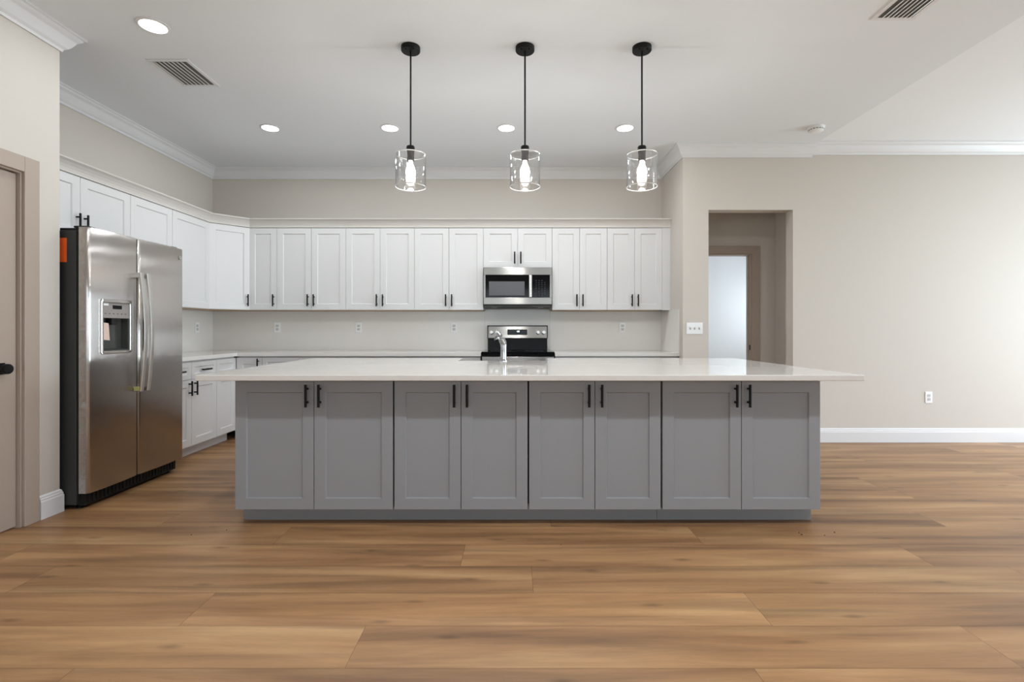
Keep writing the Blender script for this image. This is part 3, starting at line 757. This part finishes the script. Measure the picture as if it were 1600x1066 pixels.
for kx in (.078, .142, RW - .142, RW - .078):
    X = Matrix.Translation((kx, YBG - .001, 1.127)) @ Matrix.Rotation(R(90), 4, 'X')
    k = MB().lathe([(.027, -.004), (.027, .004), (.021, .006), (.020, .026), (.017, .029), (.001, .029)], n=28, X=X).build('knob', M['steel2'], cs)
    MB().box(kx - .0035, kx + .0035, YBG - .034, YBG - .029, 1.107, 1.147, b=.001).build('knob_grip', M['steel2'], k)

# ------------------------------------------------------------------ outlets & switches (local front -y)
def outlet(loc, rz, label):
    t = thing('wall_outlet', label, 'outlet', loc, rz, 'white duplex outlets')
    MB().box(-.036, .036, -.006, 0, -.058, .058, b=.002).build('cover_plate', M['plastic'], t)
    for z in (-.02, .02):
        rc = MB().box(-.017, .017, -.0085, -.006, z - .014, z + .014, b=.001).build('receptacle', M['plasticgrey'], t)
        MB().box(-.008, -.006, -.0092, -.0085, z - .003, z + .007).box(.006, .008, -.0092, -.0085, z - .003, z + .007).box(-.002, .002, -.0092, -.0085, z - .009, z - .005).build('slots', M['slot'], rc)
    MB().cyl((0, -.0075, 0), (0, -.006, 0), .003, n=10).build('screw', M['plasticgrey'], t)
ys = YB - .0131
kk = 780 / ys
for px, lab in ((433.5, 'white outlet on the backsplash below the narrow single-door wall cabinet'), (560.5, 'white outlet on the backsplash below the middle wide wall cabinet'), (709.5, 'white outlet on the backsplash just left of the range'), (972.5, 'white outlet on the backsplash right of the range')):
    outlet(((px - 803) / kk, ys, CAMZ + (515 - 512) / kk), 0, lab)
outlet((XL + .0131, 5.56, 1.18), R(90), 'white outlet on the left wall backsplash near the corner')
outlet(((1450.5 - 803) / 152, YR - .0001, CAMZ - (621 - 515) / 152), 0, 'white outlet low on the bare right wall above the baseboard')
t = thing('light_switch', 'white three-gang switch plate left of the passage opening', 'switch', ((1085 - 803) / 152, YR - .0001, CAMZ + .012), 0)
MB().box(-.083, .083, -.006, 0, -.058, .058, b=.002).build('cover_plate', M['plastic'], t)
for x in (-.046, 0, .046):
    MB().box(x - .006, x + .006, -.007, -.006, -.013, .013).build('switch_slot', M['slot'], t)
    MB().box(x - .004, x + .004, -.018, -.007, 0, .012, b=.001).build('toggle', M['plasticgrey'], t)

# ------------------------------------------------------------------ pendants
def pendant():
    t = thing('pendant_light', '', 'pendant light', (0, 0, CZ), 0, 'pendant lights over the island')
    m = MB().lathe([(.063, 0), (.063, -.026), (.060, -.030), (.004, -.030)], n=36); 
    m.build('canopy', M['black'], t)
    m = MB()
    for a in (-35, 35): m.cyl((.045 * math.sin(R(a)), -.045 * math.cos(R(a)), -.03), (.045 * math.sin(R(a)), -.045 * math.cos(R(a)), -.035), .005, n=10)
    m.build('canopy_screws', M['blackgloss'], t)
    MB().cyl((0, 0, -.0305), (0, 0, -.66), .0058, n=12).build('rod', M['black'], t)
    MB().lathe([(.004, -.655), (.024, -.662), (.028, -.668), (.028, -.712), (.024, -.7125), (.024, -.76), (.004, -.76)], n=28).build('socket', M['black'], t)
    g = MB(); ro, ri = .101, .098; zt, zb = -.715, -.935
    prof = [(.0245, zt), (ro - .006, zt), (ro - .001, zt - .003), (ro, zt - .008), (ro, zb), (ri, zb), (ri, zt - .008), (ri - .002, zt - .004), (ri - .006, zt - .003), (.0245, zt - .003)]
    g.lathe(prof, n=64, caps=False)
    for zz, ra in ((zb, (ro + ri) / 2), (zt - .004, ro - .003)):
        g.lathe([(ra + .0030 * math.cos(R(a)), zz + .0030 * math.sin(R(a))) for a in range(0, 361, 60)], n=64, caps=False, mi=1)
    g.build('glass_shade', [M['glass'], M['rim']], t)
    b = MB().lathe([(.013, -.7605), (.014, -.775), (.030, -.815), (.033, -.835), (.030, -.855), (.016, -.872), (.001, -.876)], n=24)
    b.build('bulb', M['bulb'], t)
    l = bpy.data.lights.new('pendant_glow', 'POINT'); l.energy = 8.5; l.color = (1, .96, .9); l.shadow_soft_size = .02
    lo = bpy.data.objects.new('pendant_glow', l); COL.objects.link(lo); lo.parent = t; lo.location = (0, 0, -.912)
    return t
p0 = pendant()
for i, (x, lab) in enumerate(((-.69, 'black rod pendant with clear glass shade, leftmost over the island'), (.074, 'black rod pendant with clear glass shade, middle one over the island'), (.855, 'black rod pendant with clear glass shade, rightmost over the island'))):
    p = p0 if i == 0 else copy_tree(p0)
    p.location = (x, 3.335, CZ); p['label'] = lab

# ------------------------------------------------------------------ recessed downlights
def downlight():
    t = thing('recessed_light', '', 'ceiling light', (0, 0, CZ), 0, 'round recessed ceiling lights')
    MB().lathe([(.092, 0), (.092, -.004), (.078, -.008), (.074, -.006), (.074, 0)], n=40, caps=False).build('trim_ring', M['trim'], t)
    MB().lathe([(.0738, -.001), (.0738, -.0055), (.03, -.007), (.001, -.007)], n=40).build('diffuser', M['lamp'], t)
    area('downlight_beam', (0, 0, -.012), (0, 0, 0), .14, .14, DL, (.90, .96, 1), parent=t, disk=True, spread=PI)
    return t
DL = 7
spots = [(-2.24, 3.1, 'round recessed ceiling light nearest the camera, beside the left vent'),
         (-2.28, 4.67, 'round recessed ceiling light, leftmost of the back row'),
         (-1.16, 4.67, 'round recessed ceiling light in the back row left of the left pendant'),
         (-.07, 4.67, 'round recessed ceiling light in the back row just left of the middle pendant'),
         (1.04, 4.67, 'round recessed ceiling light in the back row just left of the right pendant'),
         (-1.16, 1.5, 'round recessed ceiling light before the island, toward the pantry door'),
         (-.07, 1.5, 'round recessed ceiling light before the island, left of the middle'),
         (1.04, 1.5, 'round recessed ceiling light before the island, right of the middle'),
         (2.15, 1.5, 'round recessed ceiling light before the island, toward the living area'),
         (4.6, 3.4, 'round recessed ceiling light in the living area, left rear one'),
         (4.6, 1.2, 'round recessed ceiling light in the living area, left front one'),
         (6.6, 3.4, 'round recessed ceiling light in the living area, right rear one'),
         (6.6, 1.2, 'round recessed ceiling light in the living area, right front one')]
d0 = downlight()
for i, (x, y, lab) in enumerate(spots):
    p = d0 if i == len(spots) - 1 else copy_tree(d0)
    p.location = (x, y, CZ if x < XF else CZ2); p['label'] = lab
    for ch in p.children:
        if ch.type == 'LIGHT' and y == 3.1: ch.data = ch.data.copy(); ch.data.energy = DL * .7
        if ch.type == 'LIGHT' and y == 1.5: ch.data = ch.data.copy(); ch.data.energy = DL * 1.85

# ------------------------------------------------------------------ ceiling vents and smoke detector
def vent(x0, x1, y0, y1, label, flip):
    t = thing('ceiling_vent', label, 'vent', ((x0 + x1) / 2, (y0 + y1) / 2, CZ), 0, 'white ceiling vents')
    hw, hd = (x1 - x0) / 2, (y1 - y0) / 2; f = .028
    MB().box(-hw, hw, -hd, -hd + f, -.006, 0, b=.002).box(-hw, hw, hd - f, hd, -.006, 0, b=.002).box(-hw, -hw + f, -hd + f, hd - f, -.006, 0, b=.002).box(hw - f, hw, -hd + f, hd - f, -.006, 0, b=.002).build('frame', M['trim'], t)
    MB().box(-hw + f, hw - f, -hd + f, hd - f, -.0008, -.0002).build('backing', M['dark'], t)
    n = 7; step = (2 * hw - 2 * f - .02) / n
    for k in range(n):
        x = (-hw + f + step * (k + .5)) * (1 if not flip else -1)
        q = step * .37; s = (1 if not flip else -1)
        MB().add([(x - q * s, -hd + f, -.002), (x + q * s, -hd + f, -.012), (x + q * s, hd - f, -.012), (x - q * s, hd - f, -.002), (x - q * s, -hd + f, -.001), (x + q * s, -hd + f, -.0105), (x + q * s, hd - f, -.0105), (x - q * s, hd - f, -.001)],
                 [(0, 1, 2, 3), (7, 6, 5, 4), (0, 4, 5, 1), (2, 6, 7, 3), (1, 5, 6, 2), (3, 7, 4, 0)]).build('slat', M['vent'], t)
vent(-2.57, -2.275, 3.48, 3.87, 'white slatted ceiling vent near the left wall', False)
vent(2.165, 2.43, 2.66, 3.04, 'white slatted ceiling vent at the top right, cut by the frame', True)
t = thing('smoke_detector', 'round white smoke detector on the ceiling above the passage opening', 'smoke detector', (2.82, 4.66, CZ))
MB().lathe([(.072, 0), (.072, -.012), (.069, -.014)], n=36).build('mounting_base', M['plastic'], t)
MB().lathe([(.060, -.0141), (.064, -.018), (.062, -.034), (.05, -.042), (.02, -.045), (.001, -.045)], n=36).build('cover', M['plastic'], t)
m = MB()
for k in range(16):
    a = 2 * PI * k / 16; X = Matrix.Rotation(a, 4, 'Z')
    m.box(.062, .0645, -.008, .008, -.03, -.022, X=X)
m.build('vent_slots', M['slot'], t)

# ------------------------------------------------------------------ specks of debris on the floor
def flo(px, py): d = 780 * CAMZ / (py - 515); return ((px - 803) * d / 780, d)
for i, (px, py, s) in enumerate(((1248.5, 833, .0042), (1252.5, 836, .005), (1288.5, 837, .004), (1304, 832.5, .0045), (354, 829, .0035), (299, 836.5, .0035), (876.5, 851.5, .003))):
    x, y = flo(px, py); bm = bmesh.new(); bmesh.ops.create_icosphere(bm, subdivisions=1, radius=s)
    for v in bm.verts: v.co *= random.uniform(.7, 1.2); v.co.z = v.co.z * .5
    zmin = min(v.co.z for v in bm.verts)
    for v in bm.verts: v.co.z -= zmin
    o = MB().bm(bm).build('debris_crumb', M['crumb']); o.location = (x, y, 0)
    side = 'by the right end of the island' if px > 1200 else ('by the left end of the island' if px < 400 else 'in front of the middle of the island')
    tag(o, 'tiny dark crumb on the wood floor ' + side, 'crumb', 'dark crumbs on the floor ' + side)
